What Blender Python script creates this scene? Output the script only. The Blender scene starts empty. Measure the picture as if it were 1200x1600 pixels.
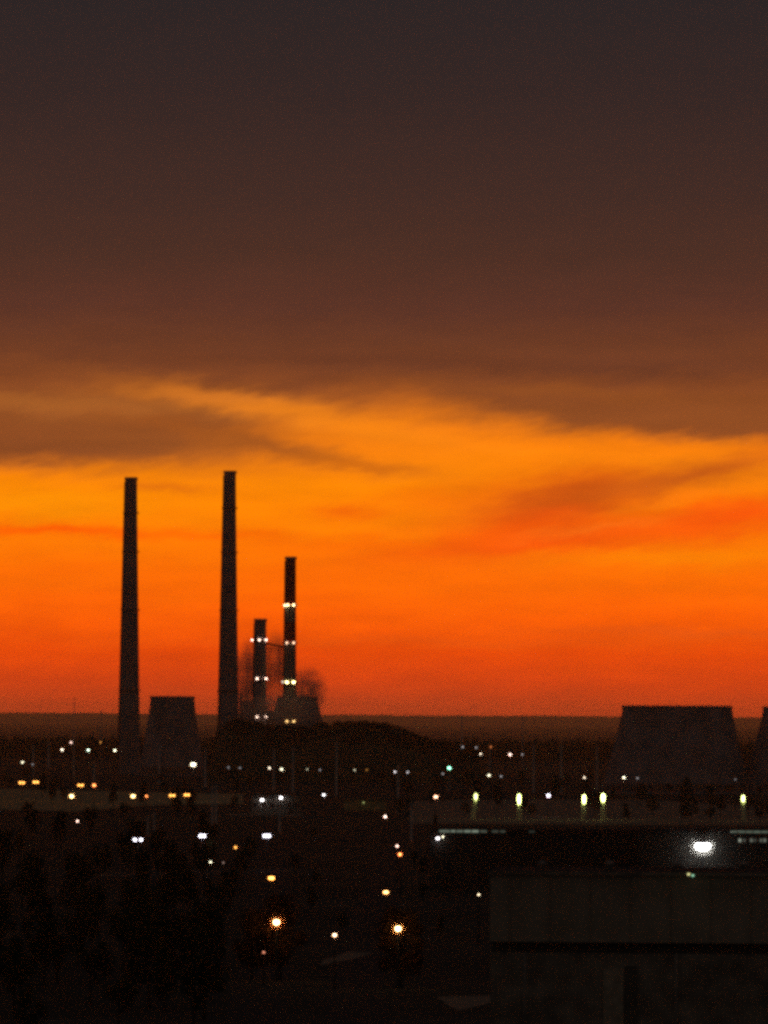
import bpy, bmesh, math, random
from mathutils import Vector, Matrix, noise

random.seed(7)
R = math.radians
PI = math.pi
scene = bpy.context.scene
C = scene.collection

# ------------------------------------------------------------------ camera
F = 9300.0            # focal length in pixels of the 1200 px wide photograph
HC = 40.0             # camera height: an upper-floor balcony
PITCH = math.atan(325.0 / F)
ROLL = R(0.33)
cam_d = bpy.data.cameras.new("camera")
cam = bpy.data.objects.new("camera", cam_d)
C.objects.link(cam)
cam_d.sensor_fit = 'HORIZONTAL'
cam_d.sensor_width = 24.0
cam_d.lens = F / 1200.0 * 24.0
cam_d.clip_start = 1.0
cam_d.clip_end = 200000.0
rot = Matrix.Rotation(PI / 2 + PITCH, 4, 'X') @ Matrix.Rotation(ROLL, 4, 'Z')
cam.matrix_world = Matrix.Translation((0, 0, HC)) @ rot
scene.camera = cam
ROT3 = rot.to_3x3()
ROT3I = ROT3.inverted()


def ray(px, py):
    return ROT3 @ Vector((px - 600.0, 800.0 - py, -F))


def P(px, py, Y):
    d = ray(px, py)
    return Vector((0, 0, HC)) + d * (Y / d.y)


def at_height(px, py, z):
    """the point of height z seen along the ray through px, py"""
    d = ray(px, py)
    return Vector((0, 0, HC)) + d * ((z - HC) / d.z)


def to_px(p):
    q = ROT3I @ (Vector(p) - Vector((0, 0, HC)))
    return 600.0 + F * q.x / -q.z, 800.0 - F * q.y / -q.z


# ------------------------------------------------------------------ colour helpers
def s2l(c):
    c = c / 255.0
    return c / 12.92 if c <= 0.04045 else ((c + 0.055) / 1.055) ** 2.4


def srgb(r, g, b):
    return (s2l(r), s2l(g), s2l(b), 1.0)


MATS = {}


def mat(name, col, rough=0.85, var=0.25, scale=0.6, metal=0.0, bump=0.0):
    if name in MATS:
        return MATS[name]
    m = bpy.data.materials.new(name)
    m.use_nodes = True
    nt = m.node_tree
    b = nt.nodes["Principled BSDF"]
    tc = nt.nodes.new("ShaderNodeTexCoord")
    nz = nt.nodes.new("ShaderNodeTexNoise")
    nz.inputs["Scale"].default_value = scale
    nz.inputs["Detail"].default_value = 5
    nt.links.new(tc.outputs["Object"], nz.inputs["Vector"])
    cr = nt.nodes.new("ShaderNodeValToRGB")
    cr.color_ramp.elements[0].position = 0.3
    cr.color_ramp.elements[1].position = 0.7
    cr.color_ramp.elements[0].color = tuple(c * (1 - var) for c in col) + (1,)
    cr.color_ramp.elements[1].color = tuple(min(1, c * (1 + var)) for c in col) + (1,)
    nt.links.new(nz.outputs["Fac"], cr.inputs["Fac"])
    nt.links.new(cr.outputs["Color"], b.inputs["Base Color"])
    b.inputs["Roughness"].default_value = rough
    b.inputs["Metallic"].default_value = metal
    b.inputs["Specular IOR Level"].default_value = 0.2
    if bump:
        bp = nt.nodes.new("ShaderNodeBump")
        bp.inputs["Strength"].default_value = bump
        bp.inputs["Distance"].default_value = 0.1
        nt.links.new(nz.outputs["Fac"], bp.inputs["Height"])
        nt.links.new(bp.outputs["Normal"], b.inputs["Normal"])
    MATS[name] = m
    return m


def glow_ball_mat(col, dens):
    m = bpy.data.materials.new("lamp_glow_ball")  # scattering volume added for lamp bloom, not a real glass part
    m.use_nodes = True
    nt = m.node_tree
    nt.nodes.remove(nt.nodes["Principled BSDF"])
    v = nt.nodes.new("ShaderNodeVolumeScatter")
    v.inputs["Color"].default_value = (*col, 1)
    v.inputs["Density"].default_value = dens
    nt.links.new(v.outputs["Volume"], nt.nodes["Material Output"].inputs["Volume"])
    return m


def glow_ball(parent, c, rb, col, k=2.4, tau=.6, wide=1.0, tall=1.0):
    """added scattering ball round a bulb, standing in for the bloom of its light"""
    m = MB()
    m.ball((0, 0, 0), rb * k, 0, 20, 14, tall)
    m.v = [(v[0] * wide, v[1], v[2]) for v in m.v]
    o = m.build("lamp_glow_ball", glow_ball_mat(col, tau / (2 * rb * k)), parent)
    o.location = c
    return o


def lamp_mat(col, strength):
    key = "lamp_%.2f_%.2f_%.2f_%.2f" % (*col, strength)
    if key in MATS:
        return MATS[key]
    m = bpy.data.materials.new("lamp_glass")
    m.use_nodes = True
    nt = m.node_tree
    b = nt.nodes["Principled BSDF"]
    b.inputs["Base Color"].default_value = (0.5, 0.5, 0.48, 1)
    b.inputs["Emission Color"].default_value = (*col, 1)
    b.inputs["Emission Strength"].default_value = strength
    MATS[key] = m
    return m


# ------------------------------------------------------------------ mesh builder
class MB:
    def __init__(s):
        s.v, s.f, s.mi, s.sm = [], [], [], []

    def face(s, idx, mi=0, smooth=False):
        s.f.append(idx); s.mi.append(mi); s.sm.append(smooth)

    def box(s, c, d, mi=0, rz=0.0):
        i = len(s.v)
        ca, sa = math.cos(rz), math.sin(rz)
        for sx in (-.5, .5):
            for sy in (-.5, .5):
                for sz in (-.5, .5):
                    x, y = sx * d[0], sy * d[1]
                    s.v.append((c[0] + x * ca - y * sa, c[1] + x * sa + y * ca, c[2] + sz * d[2]))
        for q in ((0, 1, 3, 2), (4, 6, 7, 5), (0, 4, 5, 1), (2, 3, 7, 6), (0, 2, 6, 4), (1, 5, 7, 3)):
            s.face([i + k for k in q], mi)
        return s

    def lathe(s, prof, n=24, c=(0, 0, 0), mi=0, caps=True, smooth=True):
        """prof: (radius, z) or (radius, z, material) from bottom to top"""
        rings = []
        for p in prof:
            i = len(s.v)
            for k in range(n):
                a = 2 * PI * k / n
                s.v.append((c[0] + p[0] * math.cos(a), c[1] + p[0] * math.sin(a), c[2] + p[1]))
            rings.append(i)
        for j in range(len(prof) - 1):
            m = prof[j][2] if len(prof[j]) > 2 else mi
            a, b = rings[j], rings[j + 1]
            for k in range(n):
                k2 = (k + 1) % n
                s.face([a + k, a + k2, b + k2, b + k], m, smooth)
        if caps:
            s.face([rings[0] + k for k in range(n)][::-1], mi)
            s.face([rings[-1] + k for k in range(n)], mi)
        return s

    def tube(s, a, b, ra, rb=None, n=8, mi=0):
        rb = ra if rb is None else rb
        a, b = Vector(a), Vector(b)
        d = (b - a).normalized()
        u = d.orthogonal().normalized()
        w = d.cross(u)
        i = len(s.v)
        for p, r in ((a, ra), (b, rb)):
            for k in range(n):
                t = 2 * PI * k / n
                s.v.append(tuple(p + (u * math.cos(t) + w * math.sin(t)) * r))
        for k in range(n):
            k2 = (k + 1) % n
            s.face([i + k, i + k2, i + n + k2, i + n + k], mi, True)
        s.face([i + k for k in range(n)][::-1], mi)
        s.face([i + n + k for k in range(n)], mi)
        return s

    def ball(s, c, r, mi=0, nu=12, nv=8, squash=1.0):
        prof = []
        for j in range(nv + 1):
            t = -PI / 2 + PI * j / nv
            prof.append((max(r * math.cos(t), 1e-4), r * math.sin(t) * squash))
        return s.lathe(prof, nu, c, mi, caps=False)

    def build(s, name, mats, parent=None):
        me = bpy.data.meshes.new(name)
        me.from_pydata([tuple(v) for v in s.v], [], s.f)
        for m in (mats if isinstance(mats, (list, tuple)) else [mats]):
            me.materials.append(m)
        me.polygons.foreach_set("material_index", s.mi)
        me.polygons.foreach_set("use_smooth", s.sm)
        me.update()
        o = bpy.data.objects.new(name, me)
        C.objects.link(o)
        if parent is not None:
            o.parent = parent
        return o


def tag(o, label=None, cat=None, group=None, kind=None):
    if label: o["label"] = label
    if cat: o["category"] = cat
    if group: o["group"] = group
    if kind: o["kind"] = kind
    return o


def empty(name, loc, label, cat, group=None, rz=0.0):
    o = bpy.data.objects.new(name, None)
    C.objects.link(o)
    o.location = loc
    o.rotation_euler = (0, 0, rz)
    o.empty_display_size = 1
    return tag(o, label, cat, group)


# ------------------------------------------------------------------ materials
CONC = mat("concrete", (0.24, 0.225, 0.21), var=0.3, scale=0.08)
CONC_DARK = mat("dark_concrete", (0.36, 0.32, 0.34), var=0.35, scale=0.1)
RED = mat("red_band_paint", (0.42, 0.05, 0.045), var=0.3, scale=0.15)
WHITE = mat("white_band_paint", (0.55, 0.53, 0.50), var=0.25, scale=0.15)
STEEL = mat("galvanised_steel", (0.42, 0.40, 0.38), rough=0.5, var=0.2, scale=2)
DARKSTEEL = mat("dark_steel", (0.06, 0.06, 0.06), rough=0.6, var=0.2, scale=2)
ALU = mat("aluminium_paint", (0.75, 0.70, 0.66), rough=0.6, var=0.15, scale=2)
POLE = mat("dark_pole_paint", (0.018, 0.018, 0.02), rough=0.7, var=0.2, scale=2)
GLOW_LEAF = mat("glow_tinted_foliage", (0.15, 0.06, 0.022), var=0.4, scale=0.6)  # leaf tint chosen so the added lamp halos turn orange-red
WHITE_D = mat("sooty_white_band_paint", (0.36, 0.34, 0.30), var=0.3, scale=0.15)
BARK = mat("bark", (0.06, 0.045, 0.035), var=0.3, scale=3)
LEAF = mat("foliage", (0.045, 0.06, 0.025), var=0.5, scale=0.5)
LEAF2 = mat("olive_foliage", (0.065, 0.07, 0.025), var=0.5, scale=0.5)
WOOD = mat("far_foliage", (0.075, 0.08, 0.045), var=0.5, scale=0.05)
WALL = mat("pale_render_wall", (0.20, 0.185, 0.155), var=0.2, scale=0.4)
WALL_D = mat("grey_sheet_wall", (0.075, 0.072, 0.068), var=0.3, scale=0.25)
CLAD = mat("weathered_cladding", (0.43, 0.39, 0.31), var=0.25, scale=0.22)
CLAD_L = mat("ribbed_lower_cladding", (0.32, 0.29, 0.24), var=0.45, scale=0.35)
DOORP = mat("old_door_paint", (0.48, 0.43, 0.33), var=0.3, scale=1)
ROOF = mat("bitumen_roof", (0.05, 0.05, 0.05), var=0.3, scale=0.3)
ASPH = mat("asphalt", (0.055, 0.052, 0.05), var=0.35, scale=0.3)
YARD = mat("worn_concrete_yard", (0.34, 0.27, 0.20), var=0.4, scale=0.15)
GRASS_L = mat("lamplit_dry_grass", (0.55, 0.45, 0.24), var=0.4, scale=0.3)  # paleness raised to carry lamplight on the ground
GLASSD = mat("dark_window_glass", (0.03, 0.03, 0.035), rough=0.15, var=0.1)

# ------------------------------------------------------------------ ground and hills
gm = bpy.data.materials.new("rough_ground")
gm.use_nodes = True
nt = gm.node_tree
bs = nt.nodes["Principled BSDF"]
bs.inputs["Roughness"].default_value = 0.95
bs.inputs["Specular IOR Level"].default_value = 0.1
ge = nt.nodes.new("ShaderNodeNewGeometry")
n1 = nt.nodes.new("ShaderNodeTexNoise"); n1.inputs["Scale"].default_value = 0.012; n1.inputs["Detail"].default_value = 7
n2 = nt.nodes.new("ShaderNodeTexNoise"); n2.inputs["Scale"].default_value = 0.15; n2.inputs["Detail"].default_value = 6
nt.links.new(ge.outputs["Position"], n1.inputs["Vector"])
nt.links.new(ge.outputs["Position"], n2.inputs["Vector"])
mx = nt.nodes.new("ShaderNodeMath"); mx.operation = 'MULTIPLY'
nt.links.new(n1.outputs["Fac"], mx.inputs[0]); nt.links.new(n2.outputs["Fac"], mx.inputs[1])
cr = nt.nodes.new("ShaderNodeValToRGB")
cr.color_ramp.elements[0].position = 0.12
cr.color_ramp.elements[0].color = (0.03, 0.034, 0.028, 1)
cr.color_ramp.elements[1].position = 0.42
cr.color_ramp.elements[1].color = (0.12, 0.115, 0.10, 1)
nt.links.new(mx.outputs[0], cr.inputs["Fac"])
nt.links.new(cr.outputs["Color"], bs.inputs["Base Color"])

g = MB()
gx = [-20000, -6000, -2500, -1000, -400, 0, 400, 1000, 2500, 6000, 20000]
gy = [-2000, 0, 400, 900, 1800, 3200, 5000, 8000, 13000, 20000, 35000, 64000]
for y in gy:
    for x in gx:
        g.v.append((x, y, 0.0))
nxg = len(gx)
for j in range(len(gy) - 1):
    for i in range(nxg - 1):
        a = j * nxg + i
        g.face([a, a + 1, a + nxg + 1, a + nxg])
tag(g.build("ground", gm), kind="structure")

# far low ridge that makes the flat horizon
h = MB()
NX = 400
rows = [(50000, 0.0), (52500, .55), (55000, 1.0), (58000, .9), (61000, 0.0)]
for j, (yy, k) in enumerate(rows):
    for i in range(NX + 1):
        x = -19000 + 38000 * i / NX
        top = 87 + 9 * noise.noise((x / 3600, 3.1, 0)) + 5 * noise.noise((x / 620, 8.1, 0)) \
            + 6 * noise.noise((x / 85, 1.7, 0)) - 0.0006 * x
        h.v.append((x, yy, top * k - 0.6 + (0 if 0 < k else -0.3)))
for j in range(len(rows) - 1):
    for i in range(NX):
        a = j * (NX + 1) + i
        h.face([a, a + 1, a + NX + 2, a + NX + 1], 0, True)
tag(h.build("hills", WOOD), kind="structure")

# low wooded mound beside the power station
MY = 3950.0
prof = [(318, 1186), (336, 1158), (350, 1136), (368, 1129), (395, 1133), (425, 1138), (470, 1139), (505, 1134),
        (540, 1131.5), (575, 1132), (600, 1134), (622, 1139), (640, 1148), (660, 1157), (690, 1164), (730, 1172), (770, 1188)]


def mound_top(px):
    for (a, ya), (b, yb) in zip(prof, prof[1:]):
        if a <= px <= b:
            t = (px - a) / (b - a)
            t = t * t * (3 - 2 * t) * .5 + t * .5
            return ya + (yb - ya) * t
    return None


mb = MB()
cols, NJ = 120, 16
for j in range(NJ + 1):
    t = j / NJ
    shape = math.sin(PI * t) ** 0.8
    yy = MY - 130 + 260 * t
    for i in range(cols + 1):
        px = prof[0][0] + (prof[-1][0] - prof[0][0]) * i / cols
        p = P(px, mound_top(px), MY)
        ground_y = P(px, 1215, MY).z
        edge = min(1, i / 6, (cols - i) / 6)
        z = max(-0.4, (p.z * edge) * shape + 1.2 * noise.noise((p.x / 9, yy / 9, 0)) * shape - 0.4 * (1 - shape))
        mb.v.append((p.x, yy, z))
for j in range(NJ):
    for i in range(cols):
        a = j * (cols + 1) + i
        mb.face([a, a + 1, a + cols + 2, a + cols + 1], 0, True)
tag(mb.build("hill", WOOD), kind="structure")


# ------------------------------------------------------------------ leaves
def leaf_cloud(m, c, rad, n, size, rnd, clumps=9, mi=0):
    """many small leaf-clump faces grouped in uneven clumps through a crown's volume"""
    cl = []
    for k in range(clumps):
        a = rnd.uniform(0, 2 * PI)
        zz = rnd.uniform(-0.75, 0.85)
        rr = math.sqrt(max(0.05, 1 - zz * zz)) * rnd.uniform(0.25, 0.8)
        cl.append((Vector((rr * math.cos(a), rr * math.sin(a), zz)), rnd.uniform(0.22, 0.46)))
    for k in range(n):
        b, br = rnd.choice(cl)
        d = Vector((rnd.gauss(0, 1), rnd.gauss(0, 1), rnd.gauss(0, 1))).normalized() * br * rnd.random() ** 0.4
        q = b + d
        p = Vector((c[0] + q.x * rad[0], c[1] + q.y * rad[1], c[2] + q.z * rad[2]))
        nrm = Vector((rnd.gauss(0, 1), rnd.gauss(0, 1), rnd.gauss(0, 1))).normalized()
        u = nrm.orthogonal().normalized()
        w = nrm.cross(u)
        s = size * rnd.uniform(.6, 1.3)
        i = len(m.v)
        m.v += [tuple(p + u * s), tuple(p + w * s * .6), tuple(p - u * s), tuple(p - w * s * .6)]
        m.face([i, i + 1, i + 2, i + 3], mi)


# far-off belts of woodland that read as one dark mass
rw = random.Random(11)


def wood_belt(name, label, spots, leaf, n):
    m = MB()
    for (x, y, z, hh, ww) in spots:
        m.tube((x, y, z - .3), (x, y, z + hh * .5), hh * .02, hh * .01, 5, 1)
        leaf_cloud(m, (x, y, z + hh * .55), (ww, ww, hh * .47), n, leaf, rw, 6)
    return tag(m.build(name, [WOOD, BARK]), label, "woodland", kind="stuff")


sp = []
for k in range(1500):
    y = rw.uniform(5600, 6900)
    x = rw.uniform(-.075, .075) * y
    sp.append((x, y, 0, rw.uniform(13, 20), rw.uniform(5, 8)))
wood_belt("woodland", "dark far-off woodland stretching across the plain below the horizon", sp, 2.6, 26)
sp = []
for k in range(520):
    px = rw.uniform(326, 745)
    t = rw.uniform(.2, .55)
    yy = MY - 130 + 260 * t
    p = P(px, mound_top(px), MY)
    z = p.z * math.sin(PI * t) ** 0.8
    sp.append((p.x, yy, z * min(1, max(0, (px - 318) / 22)) * min(1, (770 - px) / 22) - .5, rw.uniform(1.6, 3.4), rw.uniform(2, 3.6)))
wood_belt("scrub", "low dark scrub covering the rounded mound beside the power station", sp, 1.0, 22)

# ------------------------------------------------------------------ power station chimneys
LAMPS_PX = []        # (px, py, depth, half width) kept clear of trees


def ladder(m, r0, z0, r1, z1, ang, mi=0):
    ca, sa = math.cos(ang), math.sin(ang)
    a = Vector((ca * (r0 + .5), sa * (r0 + .5), z0)); b = Vector((ca * (r1 + .5), sa * (r1 + .5), z1))
    m.tube(a, b, .45, .45, 6, mi)
    n = int((z1 - z0) / 3.2)
    for k in range(n):
        p = a.lerp(b, (k + .5) / n)
        m.tube(p + Vector((-.1, -.9, 0)), p + Vector((-.1, .9, 0)), .3, .3, 5, mi)


def chimney(name, label, pxt, pyt, wt, pxb, pyb, wb, Y, bands=None, rings=(), group=None, pxb0=None):
    top = P(pxt, pyt, Y); ref = P(pxb, pyb, Y)
    mpp = Y / F
    H = top.z
    cx = (top.x + ref.x) / 2
    root = empty(name, (cx, Y, 0), label, "chimney", group)
    r1 = wt / 2 * mpp; rr = wb / 2 * mpp

    def rad(z):
        # straight taper, flaring a little more towards the foot
        t = (H - z) / (H - ref.z)
        return r1 + (rr - r1) * (t ** 1.15 if t > 0 else 0)
    m = MB()
    zs = sorted(set([0, H] + [H * k / 16 for k in range(17)] + ([b[0] for b in bands] if bands else [])))
    pr = []
    for z in zs:
        mi = 0
        if bands:
            for (zb, k) in bands:
                if z >= zb - 1e-3:
                    mi = k
        pr.append((rad(z), z, mi))
    m.lathe(pr, 32, caps=False)
    i = len(m.v)
    m.lathe([(rad(H), H), (rad(H) * .8, H), (rad(H) * .8, H - 12)], 32, caps=False)   # mouth of the flue
    m.build("shaft", [CONC_DARK, RED, WHITE_D], root)
    c = MB()
    c.lathe([(r1 + .02, H - 2.4), (r1 + .55, H - 1.8), (r1 + .55, H + .1), (r1 - .6, H + .1)], 32, caps=False)
    c.build("crown_rim", CONC_DARK, root)
    for zr in rings:
        q = MB()
        r = rad(zr)
        q.lathe([(r + .02, zr - .15), (r + 1.3, zr - .15), (r + 1.3, zr + .1), (r + .02, zr + .1)], 32, caps=False)
        for k in range(20):
            a = 2 * PI * k / 20
            q.tube(((r + 1.2) * math.cos(a), (r + 1.2) * math.sin(a), zr), ((r + 1.2) * math.cos(a), (r + 1.2) * math.sin(a), zr + 1.2), .07, .07, 5)
        q.lathe([(r + 1.25, zr + 1.1), (r + 1.25, zr + 1.25), (r + 1.15, zr + 1.25), (r + 1.15, zr + 1.1)], 32, caps=False)
        q.build("gallery", DARKSTEEL, root)
    l = MB()
    ladder(l, rad(3), 3, rad(H - 3), H - 3, R(200))
    l.build("ladder", DARKSTEEL, root)
    return root, rad, H


def chimney_lamps(root, pts, Y, rad, col, strength, d):
    """lamps on brackets on the camera side of the shaft"""
    for (px, py) in pts:
        p = P(px, py, Y)
        lx = p.x - root.location.x
        r = rad(p.z)
        off = max(0.0, (r + 1.3) ** 2 - lx * lx) ** .5 if abs(lx) < r + 1.3 else 0.0
        lr = d * Y / F / 2
        a = empty("lamp", (0, 0, 0), None, None)
        bpy.data.objects.remove(a)
        b = MB()
        dirv = Vector((lx, -off, 0))
        if dirv.length < .1: dirv = Vector((0, -1, 0))
        dn = dirv.normalized()
        b.tube(dn * (r - .1) + Vector((0, 0, p.z + lr * 1.1)), dirv + dn * lr + Vector((0, 0, p.z + lr * 1.1)), .12, .12, 5)
        b.lathe([(lr * .9, p.z + lr * .75), (lr * 1.05, p.z + lr * .9), (lr * .5, p.z + lr * 1.35)], 10, (dirv.x, dirv.y, 0))
        o = b.build("lamp", DARKSTEEL, root)
        e = MB()
        e.ball((dirv.x, dirv.y, p.z), lr)
        e.build("bulb", lamp_mat(col, strength), o)
        LAMPS_PX.append((px, py, Y, 4))


YS = 4300.0
chimney("chimney", "tall plain dark chimney standing alone beside the small cooling tower, farthest from the lit stacks",
        205.8, 746, 18.5, 201.5, 1110, 31.5, YS, rings=(60, 118, 160, 188))
chimney("chimney", "tallest plain dark chimney, between the small cooling tower and the lit short stack",
        360.2, 736, 18.5, 356.3, 1095, 30.5, YS, rings=(60, 118, 160, 192))
YB = 4450.0
rt3, rad3, H3 = chimney("chimney", "shortest chimney with three rows of white lamps, next to the banded red stack",
                        407, 967, 18.5, 406, 1110, 21, YB, bands=None,
                        rings=(P(405, 1001, YB).z, P(405, 1062, YB).z))
chimney_lamps(rt3, [(394, 1000), (405.5, 1000), (416, 1000), (402, 1060.5), (416, 1060.5), (402, 1120), (416, 1120)], YB, rad3,
              (1, .66, .50), 9, 2.6)
zb = lambda y: P(454, y, YB).z
rt4, rad4, H4 = chimney("chimney", "chimney painted in red and white bands with four rows of yellow lamps",
                        454.5, 870, 16.5, 452.6, 1110, 20.5, YB,
                        bands=[(0, 2), (zb(1128), 2), (zb(1066), 2), (zb(1004), 1), (zb(972), 2), (zb(945), 1)],
                        rings=(zb(946.5), zb(1005.5), zb(1068), zb(1130)))
chimney_lamps(rt4, [(445.5, 946), (450, 945.5), (459, 945.5)], YB, rad4, (1, .70, .32), 10, 3.0)
chimney_lamps(rt4, [(448.5, 1004.5), (459, 1004.5)], YB, rad4, (1, .58, .36), 4.5, 3.0)
chimney_lamps(rt4, [(442, 1065.5)], YB, rad4, (1, .8, .6), 2, 3.0)
chimney_lamps(rt4, [(448.5, 1066), (459, 1066)], YB, rad4, (1, .76, .30), 15, 3.4)
chimney_lamps(rt4, [(448.5, 1127), (459.5, 1127)], YB, rad4, (1, .58, .20), 5, 3.2)

# flue duct and trestle between the two lit stacks
yd = YB + 26
t = empty("pipe_bridge", (P(427, 1010, yd).x, yd, 0), "slim steel pipe bridge on a trestle between the two lit stacks", "pipe bridge")
ox = t.location.x
m = MB()
a = P(410, 1004, yd); b = P(447, 1012, yd)
m.tube((a.x - ox, 0, a.z), (b.x - ox, 0, b.z), .8, .8, 8)
m.tube((a.x - ox, 0, a.z - 3.5), (b.x - ox, 0, b.z - 2.5), .35, .35, 6)
m.build("duct", DARKSTEEL, t)
for px in (422, 438):
    m = MB()
    x = P(px, 1010, yd).x - ox
    z1 = P(px, 1010, yd).z
    for sx in (-.9, .9):
        for sy in (-.9, .9):
            m.tube((x + sx, sy, 0), (x + sx, sy, z1), .16, .16, 5)
    for k in range(16):
        za, zc = z1 * k / 16, z1 * (k + 1) / 16
        s = 1 if k % 2 else -1
        m.tube((x - .9 * s, -.9, za), (x + .9 * s, -.9, zc), .1, .1, 4)
        m.tube((x - .9 * s, .9, za), (x + .9 * s, .9, zc), .1, .1, 4)
    m.build("trestle", DARKSTEEL, t)


# ------------------------------------------------------------------ cooling towers
def cooling_tower(label, pxc, pyt, wt, pyr, wr, Y, n=40):
    """top width wt at pyt, width wr at pyr"""
    top = P(pxc, pyt, Y); mpp = Y / F
    H = top.z
    root = empty("cooling_tower", (top.x, Y, 0), label, "cooling tower", "cooling towers of the power station")
    r1 = wt / 2 * mpp; zr = P(pxc, pyr, Y).z; rr = wr / 2 * mpp
    k = (rr - r1) / ((H - zr) ** 1.25)

    def rad(z):
        return r1 + k * (max(0, H - z)) ** 1.25
    z0 = H * .11
    m = MB()
    zs = [z0 + (H - z0) * j / 14 for j in range(15)]
    m.lathe([(rad(z), z) for z in zs], 64, caps=False)
    m.lathe([(rad(H) - .4, H), (rad(H * .5) - .5, H * .5), (rad(z0) - .6, z0)], 64, caps=False)
    m.build("shell", CONC_DARK, root)
    c = MB()
    c.lathe([(r1 + .05, H - 1.6), (r1 + .6, H - 1.2), (r1 + .6, H + .15), (r1 - .5, H + .15)], 64, caps=False)
    c.build("rim", CONC_DARK, root)
    rb = rad(z0)
    for q in range(24):
        a0 = 2 * PI * q / 24
        lg = MB()
        for s in (-1, 1):
            a1 = a0 + s * PI / 26
            lg.tube((rb * 1.06 * math.cos(a0), rb * 1.06 * math.sin(a0), -.2), (rb * math.cos(a1), rb * math.sin(a1), z0 + .3), .45, .4, 6)
        lg.build("leg", CONC_DARK, root)
    bs = MB()
    bs.lathe([(rb * 1.12, -.3), (rb * 1.12, 1.1), (rb * 1.08, 1.1), (rb * 1.08, .6)], 64, caps=False)
    bs.build("basin", CONC_DARK, root)
    return root


cooling_tower("small dark cooling tower standing between the two tall plain chimneys", 269.5, 1088, 68, 1150, 84, 4200)
cooling_tower("small dark cooling tower behind the two lit stacks, veiled in steam", 464.5, 1088.5, 62, 1120, 76, 4750)
cooling_tower("wide dark cooling tower, the whole one standing clear of the chimneys", 1058, 1103, 170, 1160, 194, 3350)
cooling_tower("wide dark cooling tower cut by the photo's edge, beyond its wide whole neighbour", 1278, 1104.5, 170, 1160, 194, 3350)

# boiler house
yb = 4600.0
p0 = P(374, 1094, yb); p1 = P(431, 1094, yb)
t = empty("boiler_house", ((p0.x + p1.x) / 2, yb, 0), "dark blocky boiler house hidden in steam behind the shortest chimney", "power plant building")
w = p1.x - p0.x; hh = p0.z
MB().box((0, 15, hh * .42), (w, 30, hh * .84)).build("wall", WALL_D, t)
MB().box((-w * .12, 15, hh * .91), (w * .7, 22, hh * .17)).build("roof_house", WALL_D, t)
MB().box((0, 15, hh * .845), (w + .6, 30.6, .6)).build("roof", ROOF, t)
for k in range(6):
    f = MB().box((-w / 2 + w * (k + .5) / 6, -.05, hh * .5), (w / 12, .3, hh * .45)).build("window", GLASSD, t)
for px, r in ((383, 1.2), (421, .9)):
    MB().tube((P(px, 1, yb).x - t.location.x, 15, hh * .8), (P(px, 1, yb).x - t.location.x, 15, hh * 1.1), r, r * .9, 8).build("vent", DARKSTEEL, t)


# ------------------------------------------------------------------ steam
def steam_mat(name, dens, scale, ofs):
    m = bpy.data.materials.new(name)
    m.use_nodes = True
    nt = m.node_tree
    nt.nodes.remove(nt.nodes["Principled BSDF"])
    out = nt.nodes["Material Output"]
    v = nt.nodes.new("ShaderNodeVolumePrincipled")
    v.inputs["Color"].default_value = (.86, .84, .82, 1)
    v.inputs["Anisotropy"].default_value = 0.6
    tc = nt.nodes.new("ShaderNodeTexCoord")
    nz = nt.nodes.new("ShaderNodeTexNoise")
    nz.inputs["Scale"].default_value = scale
    nz.inputs["Detail"].default_value = 4
    mp = nt.nodes.new("ShaderNodeMapping")
    mp.inputs["Location"].default_value = ofs
    nt.links.new(tc.outputs["Object"], mp.inputs["Vector"])
    nt.links.new(mp.outputs["Vector"], nz.inputs["Vector"])
    # thins out towards the edge of the puff (object space: unit ellipsoid)
    ln = nt.nodes.new("ShaderNodeVectorMath"); ln.operation = 'LENGTH'
    nt.links.new(tc.outputs["Object"], ln.inputs[0])
    mr = nt.nodes.new("ShaderNodeMapRange")
    mr.inputs["From Min"].default_value = .25; mr.inputs["From Max"].default_value = 1.0
    mr.inputs["To Min"].default_value = 1.0; mr.inputs["To Max"].default_value = 0.0
    nt.links.new(ln.outputs["Value"], mr.inputs["Value"])
    mr2 = nt.nodes.new("ShaderNodeMapRange")
    mr2.inputs["From Min"].default_value = .34; mr2.inputs["From Max"].default_value = .62
    nt.links.new(nz.outputs["Fac"], mr2.inputs["Value"])
    mu = nt.nodes.new("ShaderNodeMath"); mu.operation = 'MULTIPLY'
    nt.links.new(mr.outputs["Result"], mu.inputs[0]); nt.links.new(mr2.outputs["Result"], mu.inputs[1])
    m2 = nt.nodes.new("ShaderNodeMath"); m2.operation = 'MULTIPLY'
    m2.inputs[1].default_value = dens
    nt.links.new(mu.outputs[0], m2.inputs[0])
    nt.links.new(m2.outputs[0], v.inputs["Density"])
    nt.links.new(v.outputs["Volume"], out.inputs["Volume"])
    return m


def steam(label, pxc, pyc, wpx, hpx, Y, dens, scale=2.2, ofs=(0, 0, 0)):
    p = P(pxc, pyc, Y); mpp = Y / F
    bm = bmesh.new()
    bmesh.ops.create_icosphere(bm, subdivisions=3, radius=1.0)
    me = bpy.data.meshes.new("steam_plume")
    bm.to_mesh(me); bm.free()
    me.materials.append(steam_mat("steam", dens, scale, ofs))
    o = bpy.data.objects.new("steam_plume", me)
    C.objects.link(o)
    o.location = p
    o.scale = (wpx / 2 * mpp, wpx / 2 * mpp, hpx / 2 * mpp)
    return tag(o, label, "steam", "steam drifting round the lit stacks", "thing")


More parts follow.
